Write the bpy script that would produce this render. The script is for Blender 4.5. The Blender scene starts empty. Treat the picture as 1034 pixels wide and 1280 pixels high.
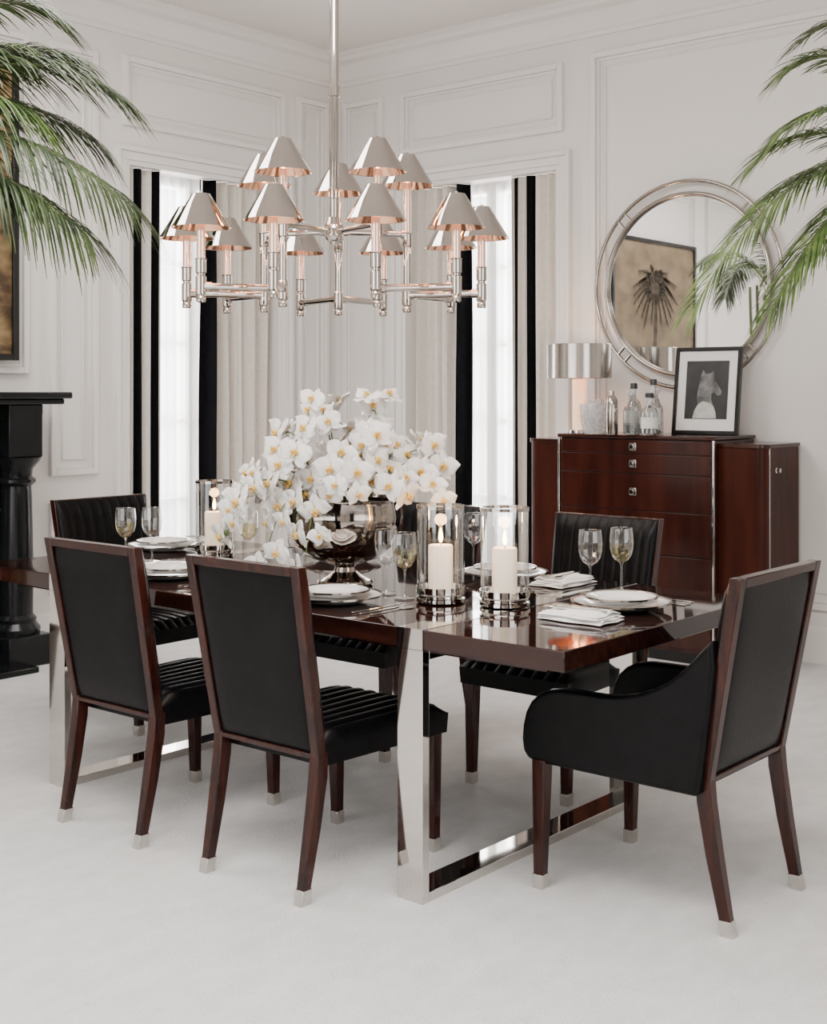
import bpy, bmesh, math, random
from mathutils import Vector, Matrix
PI = math.pi
rng = random.Random(23)
C = bpy.context.scene.collection
S4, C4 = math.sin(math.radians(40)), math.cos(math.radians(40))
F, H = 1640.0, 1.42
def W(cx, cy, z=0.0): return Vector((C4*cx - S4*cy, S4*cx + C4*cy, z))
def P(px, py, z):
    d = (H-z)*F/(py-490.0); return W((px-517)/F*d, d, z)
def D(px, py, d): return W((px-517)/F*d, d, H-(py-490)*d/F)

# ------------------------------------------------------------------ materials
def new_mat(name):
    m = bpy.data.materials.new(name); m.use_nodes = True
    nt = m.node_tree; b = nt.nodes['Principled BSDF']
    return m, nt, b
def mat(name, col, rough=.5, metal=0., var=.08, scale=8., stretch=(1,1,1), bump=0., bscale=None, coat=0., sss=0., spec=.5, emis=None, estr=0., col2=None, lo=.35, hi=.65, detail=4, coatr=.05, alpha=1., bdist=.01):
    m, nt, b = new_mat(name)
    tc = nt.nodes.new('ShaderNodeTexCoord'); mp = nt.nodes.new('ShaderNodeMapping'); mp.inputs['Scale'].default_value = stretch
    nt.links.new(tc.outputs['Object'], mp.inputs['Vector'])
    n = nt.nodes.new('ShaderNodeTexNoise'); n.inputs['Scale'].default_value = scale; n.inputs['Detail'].default_value = detail
    nt.links.new(mp.outputs['Vector'], n.inputs['Vector'])
    r = nt.nodes.new('ShaderNodeValToRGB')
    r.color_ramp.elements[0].position = lo; r.color_ramp.elements[1].position = hi
    if col2 is None:
        a = [c*(1-var) for c in col]; z = [min(1, c*(1+var)) for c in col]
    else: a, z = col, col2
    r.color_ramp.elements[0].color = (*a[:3], 1); r.color_ramp.elements[1].color = (*z[:3], 1)
    nt.links.new(n.outputs['Fac'], r.inputs['Fac']); nt.links.new(r.outputs['Color'], b.inputs['Base Color'])
    b.inputs['Roughness'].default_value = rough; b.inputs['Metallic'].default_value = metal
    b.inputs['Coat Weight'].default_value = coat; b.inputs['Coat Roughness'].default_value = coatr
    b.inputs['Specular IOR Level'].default_value = spec; b.inputs['Alpha'].default_value = alpha
    b.inputs['Subsurface Weight'].default_value = sss
    if sss: b.inputs['Subsurface Radius'].default_value = (.02, .012, .008)
    if emis: b.inputs['Emission Color'].default_value = (*emis, 1); b.inputs['Emission Strength'].default_value = estr
    if bump:
        n2 = nt.nodes.new('ShaderNodeTexNoise'); n2.inputs['Scale'].default_value = bscale or scale*4; n2.inputs['Detail'].default_value = 3
        nt.links.new(mp.outputs['Vector'], n2.inputs['Vector'])
        bp = nt.nodes.new('ShaderNodeBump'); bp.inputs['Strength'].default_value = bump; bp.inputs['Distance'].default_value = bdist
        nt.links.new(n2.outputs['Fac'], bp.inputs['Height']); nt.links.new(bp.outputs['Normal'], b.inputs['Normal'])
    return m
def thin_glass(name, tint=(1,1,1), refl=.12, rough=.02, edge=.75):
    m = bpy.data.materials.new(name); m.use_nodes = True; nt = m.node_tree; nt.nodes.clear()
    o = nt.nodes.new('ShaderNodeOutputMaterial'); mx = nt.nodes.new('ShaderNodeMixShader')
    t = nt.nodes.new('ShaderNodeBsdfTransparent'); t.inputs['Color'].default_value = (*tint, 1)
    g = nt.nodes.new('ShaderNodeBsdfGlossy'); g.inputs['Roughness'].default_value = rough
    lw = nt.nodes.new('ShaderNodeLayerWeight'); lw.inputs['Blend'].default_value = .35
    ma = nt.nodes.new('ShaderNodeMath'); ma.operation = 'MULTIPLY_ADD'; ma.inputs[1].default_value = edge; ma.inputs[2].default_value = refl*.4
    nt.links.new(lw.outputs['Facing'], ma.inputs[0]); nt.links.new(ma.outputs[0], mx.inputs[0])
    nt.links.new(t.outputs[0], mx.inputs[1]); nt.links.new(g.outputs[0], mx.inputs[2]); nt.links.new(mx.outputs[0], o.inputs[0])
    return m
def sheer_mat(name):
    m = bpy.data.materials.new(name); m.use_nodes = True; nt = m.node_tree; nt.nodes.clear()
    o = nt.nodes.new('ShaderNodeOutputMaterial'); mx = nt.nodes.new('ShaderNodeMixShader'); m2 = nt.nodes.new('ShaderNodeMixShader')
    t = nt.nodes.new('ShaderNodeBsdfTransparent'); tr = nt.nodes.new('ShaderNodeBsdfTranslucent'); df = nt.nodes.new('ShaderNodeBsdfDiffuse')
    n = nt.nodes.new('ShaderNodeTexNoise'); n.inputs['Scale'].default_value = 300
    r = nt.nodes.new('ShaderNodeMapRange'); r.inputs['To Min'].default_value = .5; r.inputs['To Max'].default_value = .75
    nt.links.new(n.outputs['Fac'], r.inputs['Value']); nt.links.new(r.outputs[0], mx.inputs[0])
    for s in (tr, df): s.inputs['Color'].default_value = (.95, .96, .97, 1)
    m2.inputs[0].default_value = .35
    nt.links.new(tr.outputs[0], m2.inputs[1]); nt.links.new(df.outputs[0], m2.inputs[2])
    nt.links.new(t.outputs[0], mx.inputs[1]); nt.links.new(m2.outputs[0], mx.inputs[2]); nt.links.new(mx.outputs[0], o.inputs[0])
    return m
def petal_mat(name):
    m, nt, b = new_mat(name)
    tc = nt.nodes.new('ShaderNodeTexCoord'); vl = nt.nodes.new('ShaderNodeVectorMath'); vl.operation = 'LENGTH'
    nt.links.new(tc.outputs['Object'], vl.inputs[0])
    r = nt.nodes.new('ShaderNodeValToRGB'); e = r.color_ramp.elements
    e[0].position = .05; e[0].color = (.55,.42,.12,1); e[1].position = .42; e[1].color = (.78,.76,.73,1)
    x = e.new(.20); x.color = (.72,.68,.50,1); x = e.new(1.0); x.color = (.85,.835,.81,1)
    nt.links.new(vl.outputs['Value'], r.inputs['Fac']); nt.links.new(r.outputs['Color'], b.inputs['Base Color'])
    b.inputs['Roughness'].default_value = .55; b.inputs['Specular IOR Level'].default_value = .25
    return m
M = {}
M['wall'] = mat('wall_paint', (.78,.745,.715), .55, var=.012, scale=2, bump=.03, bscale=60)
M['ceil'] = mat('ceiling_paint', (.78,.735,.70), .6, var=.015, scale=2)
M['trim'] = mat('trim_paint', (.80,.765,.735), .35, var=.012, scale=3)
M['carpet'] = mat('carpet', (.79,.78,.77), .95, var=.06, scale=9, stretch=(1.5,.8,1), bump=.8, bscale=170, spec=.1, detail=14, lo=.3, hi=.7, bdist=.011)
M['wood'] = mat('mahogany', (.012,.0033,.0024), .15, scale=5, stretch=(1.2,9,9), col2=(.030,.0075,.0048), coat=.15, detail=5, spec=.33)
M['woodv'] = mat('mahogany_upright', (.013,.0036,.0026), .17, scale=5, stretch=(9,9,1.0), col2=(.036,.0085,.0052), coat=.12, detail=5, spec=.24)
M['woodtop'] = mat('mahogany_tabletop', (.010,.0032,.0024), .035, scale=3, stretch=(1.,10,10), col2=(.026,.0075,.005), coat=.0, detail=6, spec=.42)
M['woodcab'] = mat('mahogany_cabinet', (.024,.0058,.0036), .17, scale=3, stretch=(4.,4.,.5), col2=(.044,.011,.0066), coat=.15, coatr=.08, detail=5, spec=.3)
M['woodside'] = mat('mahogany_side', (.030,.007,.004), .30, scale=3, stretch=(4.,4.,.5), col2=(.056,.0135,.0078), coat=.0, detail=5, spec=.14)
M['leather'] = mat('black_leather', (.0024,.0024,.0027), .33, var=.3, scale=20, bump=.1, bscale=160, spec=.12)
M['nickel'] = mat('polished_nickel', (.60,.57,.535), .05, 1., var=.03, scale=6)
M['darksilver'] = mat('antique_silver', (.36,.32,.29), .08, 1., var=.15, scale=9, bump=.15, bscale=14)
M['rose'] = mat('warm_nickel', (.56,.51,.47), .045, 1., var=.03, scale=6)
M['shade'] = mat('mirror_polished_shade', (.52,.475,.44), .02, 1., var=.03, scale=6)
M['glow_lining'] = mat('glowing_shade_lining', (.90,.52,.34), .12, 1., var=.03, scale=6, emis=(1.,.40,.20), estr=.12)  # warm bulb glow put into the lining by colour and emission
M['drum'] = mat('silver_drum', (.52,.485,.44), .2, 1., var=.03, scale=6)
M['cap'] = mat('brushed_nickel', (.60,.565,.53), .25, 1., var=.08, scale=30)
M['ringmetal'] = mat('aged_silver_ring', (.42,.38,.34), .16, 1., var=.1, scale=20)
M['blackstone'] = mat('black_marble', (.004,.005,.005), .2, scale=4, col2=(.009,.010,.011), coat=.08, spec=.25)
M['soot'] = mat('firebox_soot', (.005,.005,.005), .9, scale=5)
M['cream'] = mat('cream_curtain', (.68,.63,.57), .9, var=.04, scale=40, bump=.1, bscale=300, spec=.1)
M['blackc'] = mat('black_curtain', (.004,.004,.005), .85, var=.2, scale=40, spec=.05)
M['sheer'] = sheer_mat('sheer_voile')
M['glass'] = thin_glass('clear_glass', refl=.2)
M['crystal'] = mat('cut_crystal', (.62,.62,.63), .05, var=.25, scale=70, alpha=.55, spec=1.)
M['pane'] = thin_glass('window_glass', refl=.05)
M['mirror'] = mat('mirror_silver', (.84,.84,.83), .015, 1., var=.005, scale=2)
M['china'] = mat('white_china', (.82,.81,.80), .12, var=.02, coat=.5)
M['linen'] = mat('white_linen', (.84,.83,.81), .85, var=.03, scale=60, bump=.2, bscale=400)
M['wax'] = mat('candle_wax', (.92,.84,.72), .45, var=.03, sss=.3, emis=(1.,.66,.38), estr=.35)  # flame glow put into the wax as emission
M['flame'] = mat('flame', (1,.6,.2), .5, emis=(1.,.60,.22), estr=30)
M['bulb'] = mat('warm_bulb', (1,.8,.6), .5, emis=(1.,.60,.34), estr=25)
M['sleeve'] = mat('candle_sleeve', (.80,.62,.52), .12, .8, var=.03, emis=(1.,.47,.28), estr=.35)  # glow of the bulb above put into the tube as emission
M['alab'] = mat('alabaster', (.85,.68,.52), .3, scale=12, var=.12, sss=.2, emis=(1.,.52,.26), estr=1.0)  # lamp glow put into the stone column as emission
M['wine'] = thin_glass('white_wine', tint=(.98,.955,.80), refl=.05, edge=.10)
M['leaf'] = mat('palm_leaf', (.018,.037,.012), .42, scale=9, col2=(.070,.108,.030), spec=.4)
M['leaf2'] = mat('palm_leaf_light', (.045,.088,.022), .42, scale=9, col2=(.17,.255,.068), spec=.4)
M['stalk'] = mat('palm_stalk', (.12,.13,.05), .5, scale=12, var=.2)
M['petal'] = petal_mat('orchid_petal')
M['lip'] = mat('orchid_lip', (.62,.30,.03), .5, col2=(.85,.60,.18), scale=4)
M['stem'] = mat('orchid_stem', (.08,.13,.03), .5, var=.2)
M['pot'] = mat('dark_basket', (.03,.02,.014), .7, var=.3, scale=30, bump=.5, bscale=60)
M['soil'] = mat('soil', (.02,.014,.01), .95, var=.3, scale=40, bump=.6)
M['art'] = mat('gold_leaf_canvas', (.055,.03,.012), .5, .1, scale=5, stretch=(1,1.3,2.2), col2=(.33,.22,.10), detail=12, lo=.36, hi=.68)
M['art2'] = mat('tan_canvas', (.11,.072,.038), .6, .0, scale=3, stretch=(1,1,1.6), col2=(.24,.17,.095), detail=12, lo=.33, hi=.66)
M['ink'] = mat('dark_brown_paint', (.03,.021,.013), .7, scale=22, col2=(.085,.06,.035))
M['frame'] = mat('black_lacquer', (.006,.0055,.0055), .2, var=.2)
M['mat_board'] = mat('white_mat_board', (.80,.79,.77), .7, var=.01)
M['grey_print'] = mat('photo_backdrop', (.008,.008,.009), .35, scale=6, col2=(.03,.03,.032))
M['pale_print'] = mat('photo_figure', (.025,.025,.025), .35, scale=14, col2=(.24,.235,.23), detail=6)
M['white_print'] = mat('photo_highlight', (.50,.49,.47), .35, scale=20, var=.2)
M['liquor'] = thin_glass('bottle_glass', tint=(.82,.84,.84), refl=.4)
M['label'] = mat('paper_label', (.70,.69,.66), .6, scale=60, var=.06)
M['darkcap'] = mat('bottle_cap', (.02,.02,.022), .35, var=.2)

# ------------------------------------------------------------------ mesh builder
class MB:
    def __init__(s): s.bm = bmesh.new()
    def faces(s, vs, fs, mi=0):
        v = [s.bm.verts.new(p) for p in vs]
        for f in fs:
            try: fc = s.bm.faces.new([v[i] for i in f]); fc.material_index = mi
            except ValueError: pass
        return s
    def hexa(s, p, mi=0): return s.faces(p, [(0,3,2,1),(4,5,6,7),(0,1,5,4),(1,2,6,5),(2,3,7,6),(3,0,4,7)], mi)
    def box(s, x0,x1,y0,y1,z0,z1, mi=0):
        return s.hexa([(x0,y0,z0),(x1,y0,z0),(x1,y1,z0),(x0,y1,z0),(x0,y0,z1),(x1,y0,z1),(x1,y1,z1),(x0,y1,z1)], mi)
    def loft(s, rings, cap=True, mi=0, closed=True):
        n = len(rings[0]); vs = [p for r in rings for p in r]; fs = []
        for i in range(len(rings)-1):
            for j in range(n if closed else n-1):
                k = (j+1) % n; fs.append((i*n+j, i*n+k, (i+1)*n+k, (i+1)*n+j))
        if cap and closed: fs.append(tuple(range(n-1,-1,-1))); fs.append(tuple((len(rings)-1)*n+j for j in range(n)))
        return s.faces(vs, fs, mi)
    def legbox(s, secs, mi=0):   # secs: (cx,cy,z,hx,hy)
        return s.loft([[(a-hx,b-hy,z),(a+hx,b-hy,z),(a+hx,b+hy,z),(a-hx,b+hy,z)] for a,b,z,hx,hy in secs], mi=mi)
    def tube(s, pts, r, seg=10, mi=0):
        pts = [Vector(p) for p in pts]; n = len(pts); rr = r if isinstance(r,(list,tuple)) else [r]*n
        t0 = (pts[1]-pts[0]).normalized(); up = Vector((0,0,1)) if abs(t0.z) < .9 else Vector((1,0,0))
        a = t0.cross(up).normalized(); rings = []
        for i in range(n):
            t = (pts[min(i+1,n-1)]-pts[max(i-1,0)]).normalized()
            a = (a - t*a.dot(t)).normalized(); b = t.cross(a)
            rings.append([pts[i] + (a*math.cos(2*PI*k/seg)+b*math.sin(2*PI*k/seg))*rr[i] for k in range(seg)])
        return s.loft(rings, mi=mi)
    def lathe(s, prof, c=(0,0,0), seg=28, mi=0, rfn=None):
        vs = []; fs = []; idx = []
        for r, z in prof:
            if r < 1e-6: idx.append([len(vs)]); vs.append((c[0],c[1],c[2]+z))
            else:
                idx.append(list(range(len(vs), len(vs)+seg)))
                for k in range(seg):
                    q = r*(rfn(k,seg) if rfn else 1)
                    vs.append((c[0]+q*math.cos(2*PI*k/seg), c[1]+q*math.sin(2*PI*k/seg), c[2]+z))
        for i in range(len(idx)-1):
            A, B = idx[i], idx[i+1]
            for k in range(seg):
                k2 = (k+1) % seg
                if len(A)==1 and len(B)==1: break
                if len(A)==1: fs.append((A[0],B[k2],B[k]))
                elif len(B)==1: fs.append((A[k],A[k2],B[0]))
                else: fs.append((A[k],A[k2],B[k2],B[k]))
        return s.faces(vs, fs, mi)
    def prism(s, poly, a0, a1, axis='z', mi=0):
        def mk(u,v,w): return {'z':(u,v,w),'x':(w,u,v),'y':(u,w,v)}[axis]
        return s.loft([[mk(u,v,a0) for u,v in poly],[mk(u,v,a1) for u,v in poly]], mi=mi)
    def grid(s, fn, nu, nv, mi=0, mifn=None):
        v = [[s.bm.verts.new(fn(i/nu, j/nv)) for j in range(nv+1)] for i in range(nu+1)]
        for i in range(nu):
            for j in range(nv):
                f = s.bm.faces.new((v[i][j],v[i+1][j],v[i+1][j+1],v[i][j+1])); f.material_index = mifn((i+.5)/nu) if mifn else mi
        return s
    def slab(s, ffn, bfn, nu, nv):   # closed pad between two grids
        A = [[s.bm.verts.new(ffn(i,j)) for j in range(nv+1)] for i in range(nu+1)]
        B = [[s.bm.verts.new(bfn(i,j)) for j in range(nv+1)] for i in range(nu+1)]
        for i in range(nu):
            for j in range(nv):
                s.bm.faces.new((A[i][j],A[i][j+1],A[i+1][j+1],A[i+1][j])); s.bm.faces.new((B[i][j],B[i+1][j],B[i+1][j+1],B[i][j+1]))
        for i in range(nu):
            for j in (0,nv): s.bm.faces.new((A[i][j],A[i+1][j],B[i+1][j],B[i][j]))
        for j in range(nv):
            for i in (0,nu): s.bm.faces.new((A[i][j],A[i][j+1],B[i][j+1],B[i][j]))
        return s
    def build(s, name, m, parent=None, bevel=0, seg=2, smooth=True, loc=None, rotz=0, norm=True, sharp=.62):
        if norm: bmesh.ops.recalc_face_normals(s.bm, faces=s.bm.faces[:])
        if smooth:
            for f in s.bm.faces: f.smooth = True
            for e in s.bm.edges:
                if len(e.link_faces)==2 and e.calc_face_angle(0) > sharp: e.smooth = False
        me = bpy.data.meshes.new(name); s.bm.to_mesh(me); s.bm.free()
        for x in (m if isinstance(m,(list,tuple)) else [m]): me.materials.append(M[x])
        o = bpy.data.objects.new(name, me); C.objects.link(o)
        if parent: o.parent = parent
        if loc is not None: o.location = loc
        o.rotation_euler = (0,0,rotz)
        if bevel:
            b = o.modifiers.new('bevel','BEVEL'); b.width = bevel; b.segments = seg; b.limit_method = 'ANGLE'; b.angle_limit = .6
        return o
def tag(o, label, cat, group=None):
    o['label'] = label; o['category'] = cat
    if group: o['group'] = group
    return o
def thing(name, label, cat, loc=(0,0,0), rotz=0, group=None):
    o = bpy.data.objects.new(name, None); C.objects.link(o); o.empty_display_size = .1
    o.location = loc; o.rotation_euler = (0,0,rotz); return tag(o, label, cat, group)
def struct(o): o['kind'] = 'structure'; return o
def copy_tree(o, parent=None):
    c = o.copy(); C.objects.link(c)
    if parent: c.parent = parent
    for ch in list(o.children): copy_tree(ch, c)
    return c

# ------------------------------------------------------------------ room
XL, YR, ZC = -6.27, 6.633, 3.72
XR, YF = 2.6, -2.2
T = .26; ZW = 2.76
LY0, LY1 = 4.85, 6.07      # opening in the left wall
RX0, RX1 = -5.62, -4.43    # opening in the right wall
struct(MB().box(XL-T,XR+T,YF-T,YR+T,-.1,0).build('floor','carpet'))
struct(MB().box(XL-T,XR+T,YF-T,YR+T,ZC,ZC+.1).build('ceiling','ceil'))
w = MB().box(XL-T,XL,YF,LY0,0,ZC).box(XL-T,XL,LY1,YR+T,0,ZC).box(XL-T,XL,LY0,LY1,ZW,ZC)
struct(w.build('wall_left','wall',smooth=False))
w = MB().box(XL,RX0,YR,YR+T,0,ZC).box(RX1,XR+T,YR,YR+T,0,ZC).box(RX0,RX1,YR,YR+T,ZW,ZC)
struct(w.build('wall_right','wall',smooth=False))
FO = (-4.9,-.9); BO = (.2,3.4)
w = MB().box(XL,FO[0],YF-T,YF,0,ZC).box(FO[1],XR+T,YF-T,YF,0,ZC).box(FO[0],FO[1],YF-T,YF,3.1,ZC).box(FO[0],FO[1],YF-T,YF,0,.3)
struct(w.build('wall_front','wall',smooth=False))
w = MB().box(XR,XR+T,YF,BO[0],0,ZC).box(XR,XR+T,BO[1],YR,0,ZC).box(XR,XR+T,BO[0],BO[1],3.1,ZC).box(XR,XR+T,BO[0],BO[1],0,.3)
struct(w.build('wall_back','wall',smooth=False))
prof = [(0,-.20),(.018,-.20),(.018,-.175),(.035,-.165),(.05,-.13),(.075,-.10),(.085,-.07),(.13,-.055),(.14,-.03),(.16,-.02),(.16,0),(0,0)]
b = MB(); b.loft([[(XL+p,YF,ZC+z) for p,z in prof],[(XL+p,YR-p,ZC+z) for p,z in prof]]); struct(b.build('trim_1','trim'))
b = MB(); b.loft([[(XL+p,YR-p,ZC+z) for p,z in prof],[(XR,YR-p,ZC+z) for p,z in prof]]); struct(b.build('trim_2','trim'))
bp = [(0,0),(.025,0),(.025,.14),(.018,.16),(.018,.175),(.008,.19),(0,.19)]
b = MB()
for a0,a1 in ((YF,1.45),(4.16,LY0-.13),(LY1+.13,YR)): b.loft([[(XL+p,a0,z) for p,z in bp],[(XL+p,a1,z) for p,z in bp]])
struct(b.build('baseboard_left','trim'))
b = MB()
for a0,a1 in ((XL,RX0-.13),(RX1+.13,XR)): b.loft([[(a0,YR-p,z) for p,z in bp],[(a1,YR-p,z) for p,z in bp]])
struct(b.build('baseboard_right','trim'))
tn = [2]
def panel(side, a0, a1, z0, z1):
    b = MB(); w1 = .035
    def bar(u0,u1,v0,v1,p):
        if side=='L': b.box(XL-.002,XL+p,u0,u1,v0,v1)
        else: b.box(u0,u1,YR-p,YR+.002,v0,v1)
    for (o,wd,p) in ((0,w1,.032),(w1,.018,.015),(.085,.010,.011)):
        A0,A1,Z0,Z1 = a0+o,a1-o,z0+o,z1-o
        bar(A0,A0+wd,Z0,Z1,p); bar(A1-wd,A1,Z0,Z1,p); bar(A0+wd,A1-wd,Z0,Z0+wd,p); bar(A0+wd,A1-wd,Z1-wd,Z1,p)
    tn[0] += 1; struct(b.build('trim_%d'%tn[0],'trim',bevel=.004,seg=2))
panel('L',4.30,4.62,.95,3.38); panel('L',4.30,4.62,.28,.80)
panel('L',1.35,4.16,1.52,3.38); panel('L',-1.9,1.1,.28,3.38)
panel('L',4.80,6.12,2.99,3.40); panel('L',6.24,6.54,.95,3.40); panel('L',6.24,6.54,.28,.80)
panel('R',-6.18,-5.82,.95,3.40); panel('R',-6.18,-5.82,.28,.80)
panel('R',-5.66,-4.38,2.99,3.40)
panel('R',-4.18,-1.55,.28,3.42); panel('R',-1.35,2.2,.28,3.42)
for side,a0,a1 in (('L',LY0,LY1),('R',RX0,RX1)):
    b = MB()
    def bar(u0,u1,v0,v1,p):
        if side=='L': b.box(XL-.002,XL+p,u0,u1,v0,v1)
        else: b.box(u0,u1,YR-p,YR+.002,v0,v1)
    for off,wd,p in ((0,.03,.02),(.03,.05,.028),(.08,.03,.045)):
        bar(a0-off-wd,a0-off,0,ZW+off+wd,p); bar(a1+off,a1+off+wd,0,ZW+off+wd,p); bar(a0-off,a1+off,ZW+off,ZW+off+wd,p)
    tn[0] += 1; struct(b.build('trim_%d'%tn[0],'trim',bevel=.004))
def window(n, side, a0, a1):
    b = MB(); p = MB()
    def bx(mb,u0,u1,v0,v1,d0,d1):
        if side=='L': mb.box(XL-d1,XL-d0,u0,u1,v0,v1)
        else: mb.box(u0,u1,YR+d0,YR+d1,v0,v1)
    bx(b,a0,a0+.06,.0,ZW,.16,.24); bx(b,a1-.06,a1,.0,ZW,.16,.24); bx(b,a0,a1,ZW-.06,ZW,.16,.24); bx(b,a0,a1,0,.25,.16,.24)
    m = (a0+a1)/2; bx(b,m-.045,m+.045,.25,ZW,.15,.24)
    for k in range(1,5): zz = .25+(ZW-.3)*k/5; bx(b,a0+.05,a1-.05,zz-.014,zz+.014,.18,.22)
    for q in ((a0+m)/2,(a1+m)/2): bx(b,q-.012,q+.012,.25,ZW,.18,.22)
    o = struct(b.build('window_%d'%n,'trim'))
    bx(p,a0+.05,a1-.05,.2,ZW-.05,.199,.2005); p.build('pane','pane',o)
window(1,'L',LY0,LY1); window(2,'R',RX0,RX1)
def curtain(side, a0, a1, folds, depth, amp, mats, mifn, label, name='curtain', z1=ZW-.002):
    L = a1-a0
    def fn(u,v):
        k = 1+.25*math.sin(v*3+u*5); ph = u*folds*2*PI + .35*math.sin(v*4+u*9)
        off = depth + amp*k*math.sin(ph) + amp*.35*math.sin(ph*2.3)
        a = a0 + L*u
        if side=='L': return (XL-off, a, .012+v*(z1-.012))
        if side=='F': return (a, YF+.09+off, .015+v*(z1-.015))
        if side=='B': return (XR-.09-off, a, .015+v*(z1-.015))
        return (a, YR+off, .012+v*(z1-.012))
    o = MB().grid(fn, int(folds*16), 12, mifn=mifn).build(name, mats)
    return tag(o, label, 'curtain')
def bands(*bs):
    def f(u):
        for a,b in bs:
            if a <= u < b: return 1
        return 0
    return f
curtain('L',4.845,5.12,4,.045,.016,['cream','blackc'],bands((.32,.54),(.74,.93)),'narrow striped black and cream curtain at the fireplace side of left window')
curtain('L',5.455,6.075,5.5,.052,.034,['cream','blackc'],bands((.015,.175),),'pleated cream curtain with black edge band, left window, corner side')
curtain('R',-5.625,-5.13,4.5,.052,.034,['cream','blackc'],bands((.73,.985),),'pleated cream curtain with black edge band, right window, corner side')
curtain('R',-4.80,-4.425,5,.045,.016,['cream','blackc'],bands((.02,.16),(.28,.48)),'striped black and cream curtain beside the sideboard')
curtain('L',4.90,5.80,12,.13,.014,'sheer',None,'translucent white sheer in left window near the fireplace','sheer_curtain')
curtain('R',-5.4,-4.48,12,.13,.014,'sheer',None,'translucent white sheer in right window near the sideboard','sheer_curtain')
curtain('F',-5.75,-4.8,9,0,.03,['cream','blackc'],lambda u:1,'black drape added for reflections behind the viewer, on the fireplace side of the wide opening','curtain',3.3)  # this and the next three: unseen drapes added to darken metal reflections
curtain('F',-1.0,-.1,9,0,.03,['cream','blackc'],lambda u:1,'black drape added for reflections straight behind the viewer','curtain',3.3)
curtain('B',-.6,.3,9,0,.03,['cream','blackc'],lambda u:1,'black drape added for reflections to the right of the viewer, near end of the side opening','curtain',3.3)
curtain('B',3.3,4.1,9,0,.03,['cream','blackc'],lambda u:1,'black drape added for reflections at the far end of the side opening','curtain',3.3)

# ------------------------------------------------------------------ fireplace and paintings
fp = thing('fireplace','black marble fireplace mantel with round columns at left wall','fireplace',(XL,2.82,0))
X0 = .002
MB().box(X0,.40,-1.36,1.36,1.385,1.42).box(X0,.37,-1.33,1.33,1.355,1.385).build('mantel_shelf','blackstone',fp,bevel=.008)
MB().box(X0,.26,-1.22,1.22,1.10,1.355).box(X0,.29,-1.25,1.25,1.30,1.355).build('frieze','blackstone',fp,bevel=.006)
for s in (-1,1):
    MB().box(X0,.22,s*1.02-.16,s*1.02+.16,0,1.10).build('pilaster','blackstone',fp,bevel=.006)
    c = (.27,s*1.10,0)
    MB().box(.13,.41,s*1.10-.13,s*1.10+.13,0,.16).build('plinth','blackstone',fp,bevel=.008)
    MB().lathe([(0,.16),(.12,.16),(.125,.19),(.10,.22),(.105,.24),(.085,.26),(.088,.5),(.08,.88),(.076,.93),(.10,.95),(.10,.965),(.08,.98),(.085,1.02),(.12,1.06),(.13,1.08),(.0,1.08)],c,32,
        rfn=lambda k,n: 1-.035*(k%2)).build('column','blackstone',fp)
    MB().box(.16,.36,s*1.10-.10,s*1.10+.10,1.08,1.355).build('capital_block','blackstone',fp,bevel=.006)
MB().box(X0,.03,-.9,.9,.0,1.1).build('firebox','soot',fp)
MB().box(.03,.55,-1.05,1.05,0,.03).build('hearth','blackstone',fp,bevel=.004)
def painting(y0,y1,z0,z1,label,m):
    a = thing('painting',label,'painting',(XL+.034,(y0+y1)/2,z0))
    b = MB(); hw, hh = (y1-y0)/2, z1-z0
    b.box(0,.05,-hw,-hw+.035,0,hh).box(0,.05,hw-.035,hw,0,hh).box(0,.05,-hw+.035,hw-.035,0,.035).box(0,.05,-hw+.035,hw-.035,hh-.035,hh)
    b.build('picture_frame','frame',a,bevel=.003); MB().box(.012,.03,-hw+.03,hw-.03,.03,hh-.03).build('canvas',m,a)
    return a
painting(3.16,4.06,1.59,3.24,'tall gold and brown abstract canvas in black frame above the mantel','art')
pa = painting(1.45,3.02,1.80,2.85,'wide tan canvas of a dark palm tree, seen in the round mirror','art2')
b = MB(); b.prism([(-.03,.05),(.03,.05),(.008,.6),(-.014,.6)],.03,.032,'x')
for k in range(23):
    t = 2*PI*k/23; q = Vector((0,.0,.60)); ln = .43+.06*math.sin(k*2.7)
    dv = Vector((0,math.cos(t),math.sin(t)*.72)); n_ = Vector((0,-dv.z,dv.y)).normalized()*.024
    m1 = q+dv*ln*.45+Vector((0,0,.03)); e = q+dv*ln+Vector((0,0,-.11)); x_ = Vector((.033,0,0))
    b.faces([q+x_,m1+n_+x_,e+x_,m1-n_+x_],[(0,1,2,3)])
    for j in range(7):
        f = .25+.1*j; bs_ = q+(m1-q)*min(1,f/.45) if f < .45 else m1+(e-m1)*((f-.45)/.55)
        for s_ in (-1,1):
            tp = bs_+Vector((0,s_*.03+dv.y*.03,-.075)); b.faces([bs_+x_,bs_+Vector((0,.009,0))+x_,tp+x_],[(0,1,2)])
b.build('painted_palm','ink',pa)

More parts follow.
